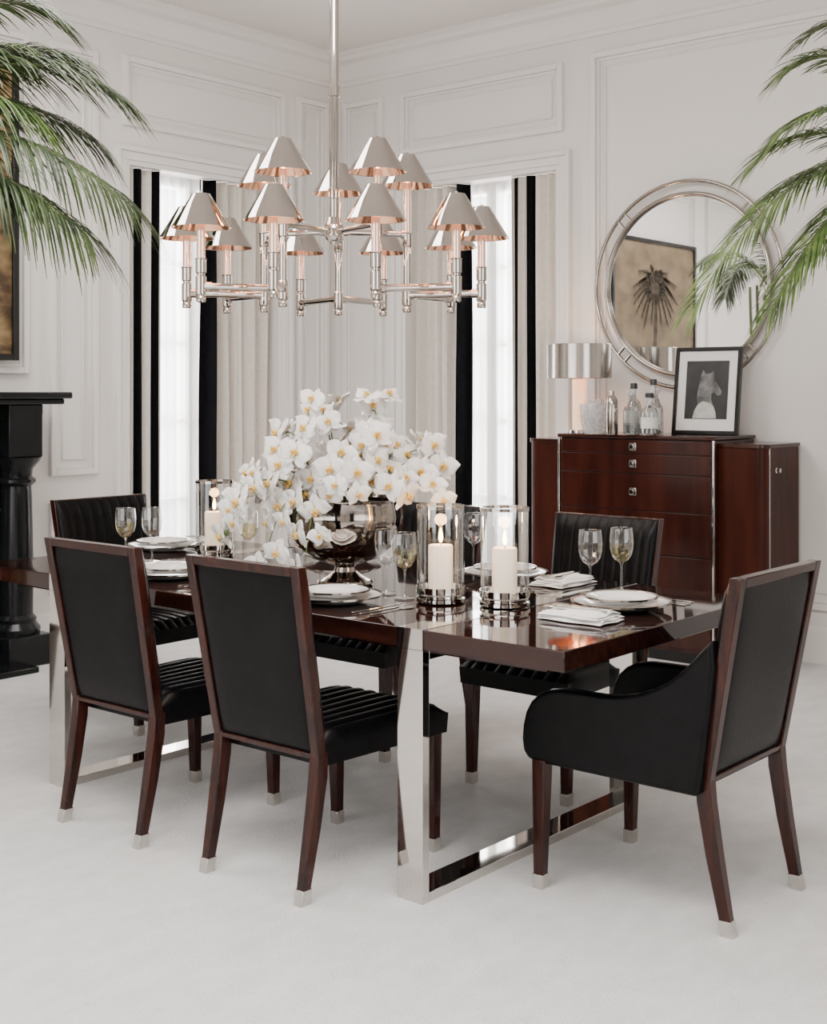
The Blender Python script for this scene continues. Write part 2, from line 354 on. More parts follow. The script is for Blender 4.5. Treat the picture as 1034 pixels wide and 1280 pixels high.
# ------------------------------------------------------------------ round mirror
MX, MZ = -3.545, 2.02
mr = thing('wall_mirror','large round mirror with double silver ring frame above the sideboard','mirror',(MX,YR,MZ))
def ring(mb, R, r, y, seg=96, s2=12):
    rings = []
    for i in range(seg+1):
        t = 2*PI*i/seg
        rings.append([((R+r*math.cos(q))*math.cos(t), y+r*math.sin(q), (R+r*math.cos(q))*math.sin(t)) for q in [2*PI*k/s2 for k in range(s2)]])
    mb.loft(rings, cap=False)
b = MB(); ring(b,.578,.011,-.055); b.build('outer_ring','ringmetal',mr)
b = MB(); ring(b,.505,.013,-.055); b.build('inner_ring','ringmetal',mr)
b = MB(); b.loft([[(.508*math.cos(2*PI*k/72),y,.508*math.sin(2*PI*k/72)) for k in range(72)] for y in (-.03,-.012)]); b.build('backing_disc','ringmetal',mr)
for k in range(4):
    t = PI/4+k*PI/2; c, s = math.cos(t), math.sin(t)
    for dd in (-.03,.03):
        b = MB(); q = Vector((-s*dd,0,c*dd))
        b.tube([Vector((.503*c,-.055,.503*s))+q, Vector((.575*c,-.055,.575*s))+q], .0075); b.build('ring_connector','ringmetal',mr)
MB().loft([[(.495*math.cos(2*PI*k/72),y,.495*math.sin(2*PI*k/72)) for k in range(72)] for y in (-.045,-.031)]).build('mirror_glass','mirror',mr)

# ------------------------------------------------------------------ sideboard
YB = YR-.035
sb = thing('sideboard','tall glossy mahogany sideboard with chrome strips and stepped side wings','sideboard',(-3.61,YB,0))
cw = .472; fd = -.47; ft = 1.19
MB().box(-cw,cw,fd+.02,0,.06,ft-.02).build('body','woodcab',sb,bevel=.004)
MB().box(-cw-.01,cw+.01,fd-.005,0,ft-.02,ft).build('top','woodcab',sb,bevel=.005)
MB().box(-cw+.03,cw-.03,fd+.05,-.02,0,.06).build('plinth','frame',sb)
zs = [1.165,1.09,.985,.79,.56,.33,.085]
for k in range(6):
    d = MB().box(-cw+.016,cw-.016,fd,fd+.02,zs[k+1]+.0025,zs[k]-.0025).build('drawer','woodcab',sb,bevel=.002)
    zc = (zs[k]+zs[k+1])/2 if k < 3 else zs[k]-.06
    MB().box(-.020,.020,fd-.004,fd,zc-.020,zc+.020).box(-.013,.013,fd-.020,fd-.004,zc-.013,zc+.013).build('pull','nickel',d,bevel=.003)
for s in (-1,1):
    MB().box(s*cw-.006,s*cw+.006,fd-.006,fd+.010,.06,ft-.02).build('chrome_strip','nickel',sb,bevel=.002)
    o0, o1, yf, ra, rb = s*cw, s*(cw+.25), fd+.06, .05, .05
    def outline(e): return [(o0,0),(o0,yf-e)]+[(o1-s*ra+s*(ra+e)*math.sin(t), yf+rb-(rb+e)*math.cos(t)) for t in [PI/2*k/14 for k in range(15)]]+[(o1+s*e,0)]
    MB().prism(outline(0),.06,1.135).build('side_wing','woodside',sb)
    MB().prism(outline(.01),1.135,1.155).build('wing_top','woodcab',sb,bevel=.003)
    MB().prism([(p[0]*.985,p[1]*.93) for p in outline(0)],0,.06).build('wing_plinth','frame',sb)
    MB().box(o1-.001,o1+.003,yf+rb+.004,yf+rb+.012,.06,1.135).build('chrome_strip','nickel',sb,bevel=.001)
    k_ = MB().lathe([(0,0),(.014,0),(.014,.008),(.008,.012),(.008,.022),(.012,.028),(0,.03)],seg=16).build('door_knob','cap',sb,loc=(o1,yf+rb+.075,1.02))
    k_.rotation_euler = (0,s*PI/2,0)
ZT = ft
L = thing('table_lamp','lamp with polished drum shade and alabaster column on sideboard','lamp',(-4.00,6.21,ZT))
MB().lathe([(0,0),(.065,0),(.065,.018),(.055,.022),(0,.022)]).build('base','nickel',L,bevel=.002)
MB().lathe([(0,.022),(.040,.022),(.040,.30),(0,.30)]).build('column','alab',L)
b = MB().lathe([(.178,.31),(.18,.308),(.18,.495),(.178,.497)],seg=64); b.lathe([(.1765,.31),(.1765,.495)],seg=64,mi=1)
b.build('lamp_shade',['drum','glow_lining'],L)
b = MB().lathe([(0,.30),(.008,.30),(.008,.40),(0,.40)])
for k in range(3): t = 2*PI*k/3; b.tube([(0,0,.395),(.176*math.cos(t),.176*math.sin(t),.395)],.003,6)
b.build('shade_support','nickel',L)
MB().lathe([(0,.35),(.02,.36),(.028,.385),(.02,.41),(0,.42)]).build('bulb','bulb',L)
o = thing('ice_bucket','cut crystal ice bucket next to the lamp column','ice bucket',(-3.86,6.15,ZT))
b = MB(); n_ = 14
for j,(z0,z1,r0,r1) in enumerate(((.0,.02,.058,.068),(.02,.055,.068,.077),(.055,.09,.077,.083),(.09,.125,.083,.086),(.125,.165,.086,.088))):
    sh = (j%2)*.5
    va = [(r0*math.cos(2*PI*(k+sh)/n_),r0*math.sin(2*PI*(k+sh)/n_),z0) for k in range(n_)]
    vb = [(r1*math.cos(2*PI*(k+sh+.5)/n_),r1*math.sin(2*PI*(k+sh+.5)/n_),z1) for k in range(n_)]
    b.faces(va+vb, [(k,(k+1)%n_,n_+k) for k in range(n_)]+[((k+1)%n_,n_+(k+1)%n_,n_+k) for k in range(n_)])
b.build('bowl','crystal',o,smooth=False)
b = MB()
for k in range(22):
    t = k*2.4; r_ = .010+.042*((k*7%5)/5); z = .03+.0068*k
    c = Vector((r_*math.cos(t), r_*math.sin(t), z)); e = .017
    b.hexa([c+Vector(v)*e for v in ((-1,-1,-1),(1,-1,-.8),(1,1,-1),(-1,1,-1.1),(-1,-1,1),(1,-1,1.1),(1,1,.9),(-1,1,1))])
b.build('ice','crystal',o)
o = thing('cocktail_shaker','slim silver cocktail shaker between the ice bucket and bottles','shaker',(-3.73,6.11,ZT))
MB().lathe([(0,0),(.030,0),(.033,.01),(.034,.14),(.031,.165),(0,.165)]).build('body','ringmetal',o)
MB().lathe([(.031,.165),(.033,.167),(.030,.190),(.018,.210),(.015,.215),(.015,.230),(.012,.237),(0,.239)]).build('lid','ringmetal',o)
def bottle(x,y,r,h,neck,label,capm='darkcap',lab=None):
    o = thing('bottle',label,'bottle',(x,y,ZT),0,'spirit bottles on the sideboard')
    facet = lab is None
    sg = 10 if facet else 28
    MB().lathe([(0,.003),(r*.9,.003),(r,.012),(r,h*.58),(r*.8,h*.68),(neck,h*.76),(neck,h*.93),(neck*1.3,h*.935),(neck*1.3,h*.95),(0,h*.95)],seg=sg).build('body','liquor',o,sharp=.3)
    if lab: MB().lathe([(r*1.015,h*lab[0]),(r*1.015,h*lab[1])],seg=28).build('label','label',o)
    MB().lathe([(0,.006),(r*.84,.006),(r*.9,.015),(r*.9,h*.30),(0,h*.30)],seg=sg).build('liquid','liquor',o)
    if facet: MB().lathe([(0,h*.94),(neck*.9,h*.95),(neck*1.5,h*1.01),(neck*1.6,h*1.05),(neck*.8,h*1.10),(0,h*1.11)],seg=8).build('stopper','crystal',o,smooth=False)
    else: MB().lathe([(0,h*.95),(neck*1.4,h*.95),(neck*1.4,h*1.05),(neck*1.2,h*1.07),(0,h*1.07)]).build('stopper',capm,o)
bottle(-3.665,6.23,.042,.26,.014,'tall clear bottle with dark stopper and pale label right behind the silver shaker',lab=(.2,.5))
bottle(-3.615,6.12,.044,.22,.015,'faceted glass decanter with cut stopper, second from the shaker')
bottle(-3.555,6.25,.040,.28,.013,'tallest clear bottle with label standing at the back of the group',lab=(.2,.52))
bottle(-3.505,6.12,.046,.21,.017,'wide clear bottle with dark stopper and label beside the framed photograph',lab=(.18,.46))
bottle(-3.62,6.40,.038,.23,.013,'faceted glass decanter nearest the wall behind the others')
bottle(-3.73,6.33,.040,.24,.013,'faceted glass decanter behind the shaker, nearest the lamp')
o = thing('framed_photograph','black framed black and white animal photograph leaning on the sideboard','picture',(-3.33,6.40,ZT))
o.rotation_euler = (math.radians(-7),0,0)
fw, fh = .195, .475
b = MB(); b.box(-fw,-fw+.022,-.012,.012,0,fh).box(fw-.022,fw,-.012,.012,0,fh).box(-fw+.022,fw-.022,-.012,.012,0,.022).box(-fw+.022,fw-.022,-.012,.012,fh-.022,fh)
b.build('frame','frame',o,bevel=.003)
MB().box(-fw+.02,fw-.02,-.004,.008,.02,fh-.02).build('mat_board','mat_board',o)
pic = MB().box(-.125,.125,-.006,-.004,.085,.40).build('print','grey_print',o)
MB().prism([(-.035,.325),(-.025,.350),(-.01,.33),(.018,.332),(.035,.346),(.042,.315),(.05,.29),(.075,.255),(.09,.232),(.085,.215),(.065,.212),(.045,.23),(.03,.222),(.03,.19),(.042,.16),(-.045,.155),(-.055,.20),(-.05,.25),(-.042,.29)],-.0075,-.006,'y').build('animal_figure','pale_print',pic)
MB().prism([(-.048,.160),(-.02,.180),(.025,.170),(.045,.155),(.06,.12),(.065,.088),(-.075,.088),(-.065,.13)],-.0085,-.006,'y').build('pale_collar','white_print',pic)

# ------------------------------------------------------------------ dining table
TX0, TX1, TY0, TY1, TZ = -4.53, -1.85, 2.80, 3.95, .76
tb = thing('dining_table','long glossy mahogany dining table on polished metal loop legs','table',((TX0+TX1)/2,(TY0+TY1)/2,0))
hx, hy = (TX1-TX0)/2, (TY1-TY0)/2
MB().box(-hx,hx,-hy,hy,TZ-.055,TZ).build('tabletop','woodtop',tb,bevel=.003)
MB().box(-hx+.12,hx-.12,-hy+.10,hy-.10,TZ-.085,TZ-.056).build('apron','wood',tb)
for xc in (-2.36,-4.025):
    q = xc-(TX0+TX1)/2; e = .046
    b = MB()
    b.box(q-e,q+e,-hy-.004,-hy+.026,0,TZ-.056).box(q-e,q+e,hy-.026,hy+.004,0,TZ-.056).box(q-e,q+e,-hy+.026,hy-.026,0,.028).box(q-e,q+e,-hy+.026,hy-.026,TZ-.085,TZ-.0555)
    b.build('leg','nickel',tb,smooth=False,bevel=.0015)
    MB().box(q-e,q+e,-hy-.004,hy+.004,TZ,TZ+.0015).box(q-e,q+e,-hy-.004,-hy-.0005,TZ-.056,TZ).box(q-e,q+e,hy+.0005,hy+.004,TZ-.056,TZ).build('metal_band','nickel',tb,smooth=False)

# ------------------------------------------------------------------ chairs
def make_chair(label, arm=False, group='dining chairs'):
    o = thing('dining_armchair' if arm else 'dining_chair', label, 'chair', (0,0,0), 0, group)
    w0, w1 = (.235,.255) if arm else (.218,.236)
    zb, zt = .39, .94
    def B(u,t,off):
        hw_ = w0+(w1-w0)*t; return Vector((u*hw_, -.235-.10*t+off, zb+(zt-zb)*t))
    def seg(mb,u0,u1,t0,t1,o0,o1):
        mb.hexa([B(u0,t0,o0),B(u1,t0,o0),B(u1,t0,o1),B(u0,t0,o1),B(u0,t1,o0),B(u1,t1,o0),B(u1,t1,o1),B(u0,t1,o1)])
    fr = .86; b = MB()
    seg(b,-1,-fr,0,1,-.02,.014); seg(b,fr,1,0,1,-.02,.014); seg(b,-fr,fr,.95,1,-.02,.014); seg(b,-fr,fr,0,.03,-.018,.014)
    b.build('back_frame','woodv',o,bevel=.003)
    nu, nv, nch = 81, 14, 9
    def ew(i,j,p): u = -1+2*i/nu; v = -1+2*j/nv; return max(0,(1-abs(u)**p)*(1-abs(v)**p))**.5
    def front(i,j): return B((-1+2*i/nu)*.975, .06+.93*j/nv, .0145+ew(i,j,10)*(.024+.0045*abs(math.sin(PI*nch*i/nu))**.5))
    def mid(i,j): return B((-1+2*i/nu)*.975, .06+.93*j/nv, .0142)
    MB().slab(front,mid,nu,nv).build('backrest','leather',o)
    def rear(i,j): return B((-1+2*i/nu)*fr*.996, .03+.92*j/nv, -.010-.010*ew(i,j,6))
    def mid2(i,j): return B((-1+2*i/nu)*fr*.996, .03+.92*j/nv, .0138)
    MB().slab(rear,mid2,nu,nv).build('rear_panel','leather',o)
    sw0, sw1 = (.205,.215) if arm else (.205,.235)
    y0, y1 = -.215, .305
    def top(i,j):
        yy = y0+(y1-y0)*j/nv; hw_ = sw0+(sw1-sw0)*j/nv
        return Vector(((-1+2*i/nu)*hw_, yy, .425+max(0,(1-abs(-1+2*i/nu)**8)*(1-abs(-1+2*j/nv)**8))**.45*(.030+.010*abs(math.sin(PI*nch*i/nu))**.5)))
    def bot(i,j):
        yy = y0+(y1-y0)*j/nv; hw_ = sw0+(sw1-sw0)*j/nv
        return Vector(((-1+2*i/nu)*hw_*.985, yy-.004*(j==nv), .365))
    MB().slab(top,bot,nu,nv).build('seat','leather',o)
    lx = w0-.018; fx = (.25 if arm else .205)
    for s in (-1,1):
        l = MB().legbox([(s*lx,-.235,zb+.02,.017,.021),(s*lx,-.239,.34,.018,.022),(s*(lx-.001),-.262,.20,.017,.020),(s*(lx-.002),-.294,.04,.014,.016)]).build('leg','woodv',o,bevel=.003)
        MB().legbox([(s*(lx-.002),-.293,.042,.016,.018),(s*(lx-.002),-.302,0,.0155,.0175)]).build('foot_cap','cap',l,bevel=.001)
        l = MB().legbox([(s*fx,.262,.372,.022,.022),(s*fx,.268,.04,.0155,.0155)]).build('leg','woodv',o,bevel=.003)
        MB().legbox([(s*fx,.268,.042,.0175,.0175),(s*fx,.269,0,.0165,.0165)]).build('foot_cap','cap',l,bevel=.001)
    if arm:
        out = [(-.235,.36),(.27,.36),(.302,.366),(.320,.385),(.325,.42),(.322,.46),(.312,.50),(.294,.532),(.268,.556),(.235,.572),(.19,.580),(.13,.582),(.06,.583),(.0,.590),(-.05,.602),(-.10,.622),(-.145,.648),(-.185,.680),(-.22,.716),(-.25,.750),(-.277,.778),(-.283,.70),(-.262,.55)]
        for s in (-1,1):
            b = MB(); b.prism(out, s*.219, s*.267, 'x'); b.build('armrest','leather',o,bevel=.016,seg=5)
    return o
ch = make_chair('black leather dining chair on the near side, closest to camera')
ch.location = (-2.77,2.885,0)
def put(src, x, y, rz, label):
    o = copy_tree(src); o.location = (x,y,0); o.rotation_euler = (0,0,rz); o['label'] = label; return o
put(ch,-3.48,2.885,0,'black leather dining chair on the near side, left of its twin')
put(ch,-2.70,4.06,PI,'black channelled dining chair on the far side nearest the sideboard')
put(ch,-3.53,4.06,PI,'black channelled dining chair on the far side behind the candles')
ar = make_chair('black leather armchair at the right end of the table, seen from behind', True, 'dining armchairs')
ar.location = (-1.87,3.365,0); ar.rotation_euler = (0,0,PI/2)
put(ar,-4.63,3.68,-PI/2,'dark wood framed armchair at the left end near the fireplace')

# ------------------------------------------------------------------ tableware
def plate(r, h, name='plate'):
    o = thing(name,'','plate')
    MB().lathe([(0,.002),(r*.55,.002),(r*.6,.004),(r*.72,.013),(r,h),(r,h+.003),(r*.72,.0165),(r*.62,.008),(0,.007)],seg=48).build('dish','china',o)
    MB().lathe([(r*.945,h+.0018),(r*.96,h+.0038),(r*1.006,h+.0044),(r*1.006,h-.001)],seg=48).build('silver_rim','ringmetal',o)
    return o
def flat(poly, name, z=.002):
    return MB().prism(poly,0,z).build(name,'nickel',None,bevel=.0006,seg=1)
knife_p = [(-.006,-.11),(.006,-.11),(.0075,-.03),(.006,0),(.010,.03),(.010,.09),(.004,.115),(-.004,.11),(-.005,0),(-.0075,-.03)]
fork_p = [(-.007,-.10),(.007,-.10),(.003,0),(.004,.03),(.012,.045),(.012,.095),(.009,.095),(.0085,.06),(.005,.06),(.0045,.097),(.0015,.097),(.001,.06),(-.001,.06),(-.0015,.097),(-.0045,.097),(-.005,.06),(-.0085,.06),(-.009,.095),(-.012,.095),(-.012,.045),(-.004,.03),(-.003,0)]
spoon_p = [(-.006,-.10),(.006,-.10),(.003,0),(.004,.03)]+[(.017*math.sin(t),.065-.033*math.cos(t)) for t in [PI*k/8*.9+.3 for k in range(8)]][:7]+[(0,.098)]+[(-.017*math.sin(t),.065-.033*math.cos(t)) for t in [PI*k/8*.9+.3 for k in range(6,-1,-1)]]+[(-.004,.03),(-.003,0)]
def napkin():
    b = MB(); n = 16
    for k in range(4):
        e = .004*k; sx_ = .007*math.sin(k*2.1); rot = .06*math.sin(k*1.7)
        def base(i,j,k=k,e=e,sx_=sx_,rot=rot):
            u, v = i/n, j/n; x = (-.068+e+(.136-2*e)*u)+sx_; y = -.108+e+(.216-2*e)*v
            x, y = x-y*rot, y+x*rot
            wv = .006*math.sin(u*5+v*6+k*1.3)*(.3+k*.35)*(u*(1-u)*4)**.5
            return x+.004*math.sin(v*9+k), y+.004*math.sin(u*8+k), .0015+.0062*k+max(0,wv)
        def up(i,j):
            x,y,z = base(i,j); ed = min(i,n-i,j,n-j); return Vector((x,y,z+(.002 if ed==0 else .0055)))
        def dn(i,j):
            x,y,z = base(i,j); return Vector((x,y,z))
        b.slab(up,dn,n,n)
    return b.build('napkin','linen')
def glass(wine):
    o = thing('wine_glass','','glass')
    MB().lathe([(0,.0015),(.034,.0015),(.034,.003),(.008,.006),(.0035,.014),(.0032,.085),(.007,.095),(.022,.104),(.033,.120),(.0385,.142),(.040,.165),(.0385,.190),(.036,.208)],seg=32,rfn=lambda k,n:1-.025*(k%2)).build('glass_body','glass',o,sharp=.1)
    MB().lathe([(.0345,.2075),(.0362,.2085),(.0362,.2093),(.0345,.2093),(.0345,.2075)],seg=32).build('glass_rim','nickel',o)
    if wine: MB().lathe([(0,.098),(.020,.106),(.031,.121),(.0365,.142),(.0378,.154),(0,.154)],seg=24).build('wine','wine',o)
    return o
src = {}
def use(kind, x, y, z, rz, label, group):
    if kind not in src:
        src[kind] = {'plate':lambda:plate(.152,.022),'small':lambda:plate(.112,.020),'knife':lambda:flat(knife_p,'knife'),'fork':lambda:flat(fork_p,'fork'),
            'spoon':lambda:flat(spoon_p,'spoon'),'napkin':napkin,'glass':lambda:glass(False),'wineglass':lambda:glass(True)}[kind]()
        o = src[kind]
    else: o = copy_tree(src[kind])
    o.location = (x,y,z); o.rotation_euler = (0,0,rz)
    cat = {'plate':'plate','small':'plate','glass':'glass','wineglass':'glass'}.get(kind,kind)
    tag(o,label,cat,group); return o
Z = TZ+.0018
def setting(x,y,rz,where,cut=True,nap=True):
    c, s = math.cos(rz), math.sin(rz)
    def at(u,v): return x+c*u-s*v, y+s*u+c*v
    use('plate',x,y,Z,rz,'large white dinner plate with silver rim, '+where,'dinner plates')
    use('small',x,y,Z+.0172,rz,'smaller white plate stacked on the dinner plate, '+where,'salad plates')
    if nap:
        a,b_ = at(-.240,-.01); use('napkin',a,b_,Z,rz,'folded white linen napkin, '+where,'napkins')
        if cut:
            a,b_ = at(-.255,0); use('fork',a,b_,Z+.032,rz+.12,'silver fork lying on the napkin, outer one, '+where,'forks')
            a,b_ = at(-.220,0); use('fork',a,b_,Z+.032,rz+.05,'silver fork on the napkin, next to the plate, '+where,'forks')
    if cut:
        a,b_ = at(.185,-.01); use('knife',a,b_,Z,rz,'silver knife beside the plate, '+where,'knives')
        a,b_ = at(.215,-.01); use('knife',a,b_,Z,rz,'silver knife in the middle of the cutlery, '+where,'knives')
        a,b_ = at(.25,-.01); use('spoon',a,b_,Z,rz,'silver spoon at the outer side, '+where,'spoons')
setting(-2.08,3.46,PI/2,'before the right end armchair')
setting(-2.74,3.77,PI,'before the far chair nearest the sideboard')
setting(-2.84,3.00,0,'before the near chair closest to camera')
setting(-3.66,3.02,0,'before the left near chair')
setting(-4.33,3.53,-PI/2,'before the left end armchair')
setting(-3.53,3.77,PI,'before the far middle chair',cut=False,nap=False)
for k,px,fy,lab in (('wineglass',777,739,'wine glass of white wine at the right end, nearer the armchair'),('glass',738,743,'empty stemmed glass beside the wine glass at right end'),
    ('glass',483,742,'empty stemmed glass left of the middle candle'),('wineglass',506,748,'wine glass of pale wine next to the middle candle'),
    ('wineglass',157,703,'wine glass of pale wine, leftmost glass on the table'),('glass',190,702,'empty stemmed glass, second from the left end'),
    ('wineglass',310,706,'half hidden wine glass just left of the orchids'),('glass',374,729,'empty stemmed glass in front of the pedestal bowl'),
    ('glass',592,712,'empty stemmed glass behind the two candles')):
    p = P(px,fy,Z); use(k,p.x,p.y,Z,0,lab,'stemmed glasses')
def hurricane(px,py,label):
    p = P(px,py,Z); o = thing('hurricane_candle_holder',label,'candle holder',(p.x,p.y,Z),0,'hurricane candle holders')
    MB().lathe([(0,0),(.072,0),(.078,.004),(.078,.014),(.072,.018),(.072,.024),(.078,.030),(.078,.050),(.074,.050),(.072,.03),(0,.028)],seg=40).build('base','nickel',o)
    MB().lathe([(.0745,.032),(.0745,.296)],seg=40).build('glass_cylinder','glass',o)
    MB().lathe([(.072,.294),(.077,.294),(.077,.304),(.072,.304),(.072,.294)],seg=40).build('rim','ringmetal',o)
    k = thing('pillar_candle','lit ivory pillar candle inside the '+label.replace('glass hurricane holder ','holder '),'candle',(p.x,p.y,Z+.0285),0,'pillar candles')
    MB().lathe([(0,0),(.038,0),(.039,.004),(.039,.145),(.036,.150),(.030,.146),(0,.142)],seg=32).build('wax','wax',k)
    MB().tube([(0,0,.140),(.001,0,.160)],.0012,6).build('wick','frame',k)
    MB().lathe([(0,.156),(.005,.162),(.0075,.172),(.005,.188),(.0015,.20),(0,.204)],seg=12).build('flame','flame',k)
    l = bpy.data.lights.new('candle_light','POINT'); l.energy = 1.5; l.color = (1,.55,.25); l.shadow_soft_size = .02
    lo = bpy.data.objects.new('candle_light',l); C.objects.link(lo); lo.location = (p.x,p.y,Z+.0285+.215)
hurricane(631,757,'glass hurricane holder nearest the table right end')
hurricane(551,752,'glass hurricane holder between glasses and the right candle')
hurricane(268,695,'glass hurricane holder left of the orchids')

# ------------------------------------------------------------------ bowl with orchids
bc = W(-.235,4.50,Z)
bw = thing('pedestal_bowl','dark polished silver pedestal bowl holding white orchids','bowl',bc)
MB().lathe([(0,0),(.092,0),(.096,.006),(.09,.016),(.06,.028),(.038,.045),(.034,.06),(.045,.07)],seg=48).build('foot','darksilver',bw)
MB().lathe([(0,.068),(.05,.07),(.115,.092),(.168,.135),(.200,.195),(.205,.24),(.198,.285),(.202,.295),(.196,.295),(.19,.285),(.196,.24),(.16,.15),(.10,.11),(0,.085)],seg=48,rfn=lambda k,n:1+.006*math.sin(k*PI/2)).build('bowl_body','darksilver',bw)
MB().lathe([(0,.285),(.10,.283),(.187,.272),(.188,.262),(0,.262)],seg=40).build('moss','soil',bw)
def flower_mesh():
    b = MB()
    def petal(ang,length,width,cup,back,twist):
        ca, sa = math.cos(ang), math.sin(ang)
        def fn(u,v):
            w_ = width*max(0.05,math.sin(PI*min(1,(v*.93+.05))**.85))**.75; U = 2*u-1
            r_ = .05+v*length; l = U*w_; z = back+cup*(v*v)*.5-.26*abs(U)**2*w_/width*.5+twist*U*v*.14+.05*math.sin(v*9+U*4)
            return ((r_*ca-l*sa), (r_*sa+l*ca), z)
        b.grid(fn,6,7)
    petal(math.radians(10),1.0,.57,.26,.08,1); petal(math.radians(170),1.0,.57,.26,.08,-1)
    for a_ in (90,224,316): petal(math.radians(a_),.96,.33,-.20,-.07,0)
    return b
def lip_mesh():
    b = MB()
    b.tube([(0,0,.02),(0,.03,.16),(0,-.02,.28)],[.11,.12,.05],8)
    for s in (-1,1): b.tube([(0,-.05,.08),(s*.14,-.08,.20),(s*.20,-.02,.34)],[.06,.10,.03],6)
    b.tube([(0,-.08,.10),(0,-.24,.22),(0,-.40,.20)],[.07,.11,.02],6)
    return b
fsrc = flower_mesh().build('flower','petal'); lsrc = lip_mesh().build('lip','lip',fsrc)
first = [True]
def add_flower(parent, pos, nrm, sc, roll):
    if first[0]: f = fsrc; first[0] = False
    else:
        f = fsrc.copy(); C.objects.link(f); l = lsrc.copy(); C.objects.link(l); l.parent = f
    f.parent = parent; f.location = pos
    z = nrm.normalized(); up = Vector((0,0,1)); x = up.cross(z)
    if x.length < .05: x = Vector((1,0,0))
    x.normalize(); y = z.cross(x); m = Matrix((x,y,z)).transposed()
    f.rotation_mode = 'QUATERNION'; f.rotation_quaternion = (m @ Matrix.Rotation(roll,3,'Z')).to_quaternion(); f.scale = (sc,sc,sc)
view = W(0,-1,0); placed = []
lean = W(-.015,-.02,0)            # the whole mass leans a little to one side
cl = math.atan2(view.y, view.x)     # azimuth facing the near side of the table
specs = []
nsp = 13
for k in range(nsp):
    az = 2*PI*k*.382+.3; sc_ = rng.uniform(.80,1.16); specs.append((az, 1.20-1.10*(k/nsp), .33*sc_, .275*sc_, 8))
specs += [(cl-.90,-.58,.36,.34,8),(cl-.50,-.64,.27,.31,8),(cl-1.25,-.30,.41,.28,8),(cl-1.05,.05,.38,.28,7),(cl+1.2,.12,.37,.28,8),(cl+.65,.20,.31,.28,7),(cl-1.6,.05,.36,.28,7),(cl+.05,.18,.29,.28,7),(cl+1.4,.50,.40,.26,8)]
for k,(az,el,rx,rz,nf) in enumerate(specs):
    sp = thing('orchid_spray','arching spray of white orchids with yellow centres in the pedestal bowl','flowers',(bc.x,bc.y,bc.z+.20),0,'white orchid sprays')
    tip = Vector((math.cos(az)*rx*math.cos(el), math.sin(az)*rx*math.cos(el), .090+rz*math.sin(el)))+lean
    p0 = Vector((math.cos(az)*.04,math.sin(az)*.04,.06))
    p1 = Vector((tip.x*.75,tip.y*.75,max(tip.z,.10)+.15-.06*(el>.6)))
    def bz(t): return p0*(1-t)**2+p1*2*t*(1-t)+tip*t*t
    MB().tube([bz(i/12) for i in range(13)],[.0035-.002*i/12 for i in range(13)],6).build('stem','stem',sp)
    for i in range(nf):
        t = .32+.68*i/(nf-1); p = bz(t)
        out = Vector((p.x,p.y,(p.z-.02)*.8)).normalized()
        tg = (bz(min(1,t+.02))-bz(t-.02)).normalized(); sd = tg.cross(out); s_ = 1 if i%2 else -1
        q = None
        for tr in range(18):
            c_ = p + out*(.008+.0025*tr) + sd*(.036*s_+rng.uniform(-.028,.028)) + Vector((0,0,rng.uniform(-.028,.028)))
            if all((c_-o_).length > .060 for o_ in placed): q = c_; break
        if q is None: continue
        placed.append(q)
        n_ = out + sd*.4*s_ + Vector((rng.uniform(-.6,.6),rng.uniform(-.6,.6),rng.uniform(-.5,.15))) + view*.40
        add_flower(sp,q,n_,rng.uniform(.042,.062),rng.uniform(-.5,.5))
    if k%2:
        MB().lathe([(0,-.014),(.007,-.008),(.009,0),(.006,.008),(0,.012)],tip+Vector((0,0,-.015)),10).build('bud','stem',sp)

# ------------------------------------------------------------------ chandelier
cc = W(-.28,4.629,0)
cd = thing('chandelier','fifteen light polished nickel chandelier with small cone shades above the table','chandelier',(cc.x,cc.y,0))
def off(phi,r,z): return W(math.sin(phi)*r, math.cos(phi)*r, z)
HZ = 1.985
MB().lathe([(0,ZC),(.075,ZC),(.075,ZC-.02),(.06,ZC-.03),(.03,ZC-.035),(0,ZC-.035)]).build('ceiling_canopy','rose',cd)
b = MB().lathe([(0,HZ),(.017,HZ),(.017,ZC-.03),(0,ZC-.03)],seg=24)
for z in (2.12,2.48,2.93,3.35): b.lathe([(.017,z-.02),(.021,z-.018),(.021,z+.018),(.017,z+.02)],seg=24)
b.build('stem','rose',cd)
MB().lathe([(0,HZ-.05),(.012,HZ-.048),(.016,HZ-.035),(.028,HZ-.03),(.034,HZ-.018),(.034,HZ+.018),(.028,HZ+.03),(.022,HZ+.05),(.0,HZ+.055)],seg=32).build('hub','rose',cd)
def light_column(x,y,z0,zs,zsh):
    c = (x,y,0)
    k = MB().lathe([(0,z0),(.012,z0),(.016,z0+.004),(.016,z0+.018),(.0135,z0+.022),(.0180,z0+.028),(.0180,z0+.085),(.0135,z0+.09),(.0135,zs-.05),(.0180,zs-.046),(.0180,zs-.004),(.021,zs),(0,zs)],c,20).build('light_column','rose',cd)
    MB().lathe([(.0145,zs),(.0145,zsh+.01),(.010,zsh+.014),(0,zsh+.014)],c,16).build('candle_sleeve','sleeve',k)
    MB().lathe([(0,zsh+.014),(.007,zsh+.018),(.012,zsh+.033),(.010,zsh+.052),(0,zsh+.064)],c,14).build('bulb','bulb',k)
    b = MB().lathe([(.0960,zsh),(.0980,zsh-.001),(.031,zsh+.108),(.030,zsh+.111),(.006,zsh+.113),(.006,zsh+.119),(0,zsh+.120)],c,40)
    b.lathe([(.0960,zsh),(.029,zsh+.106),(0,zsh+.106)],c,40,mi=1)
    b.build('lamp_shade',['shade','glow_lining'],k)
    l = bpy.data.lights.new('bulb_light','POINT'); l.energy = 2.0; l.color = (1,.56,.34); l.shadow_soft_size = .02
    lo = bpy.data.objects.new('bulb_light',l); C.objects.link(lo); lo.location = (cc.x+x,cc.y+y,zsh-.005)
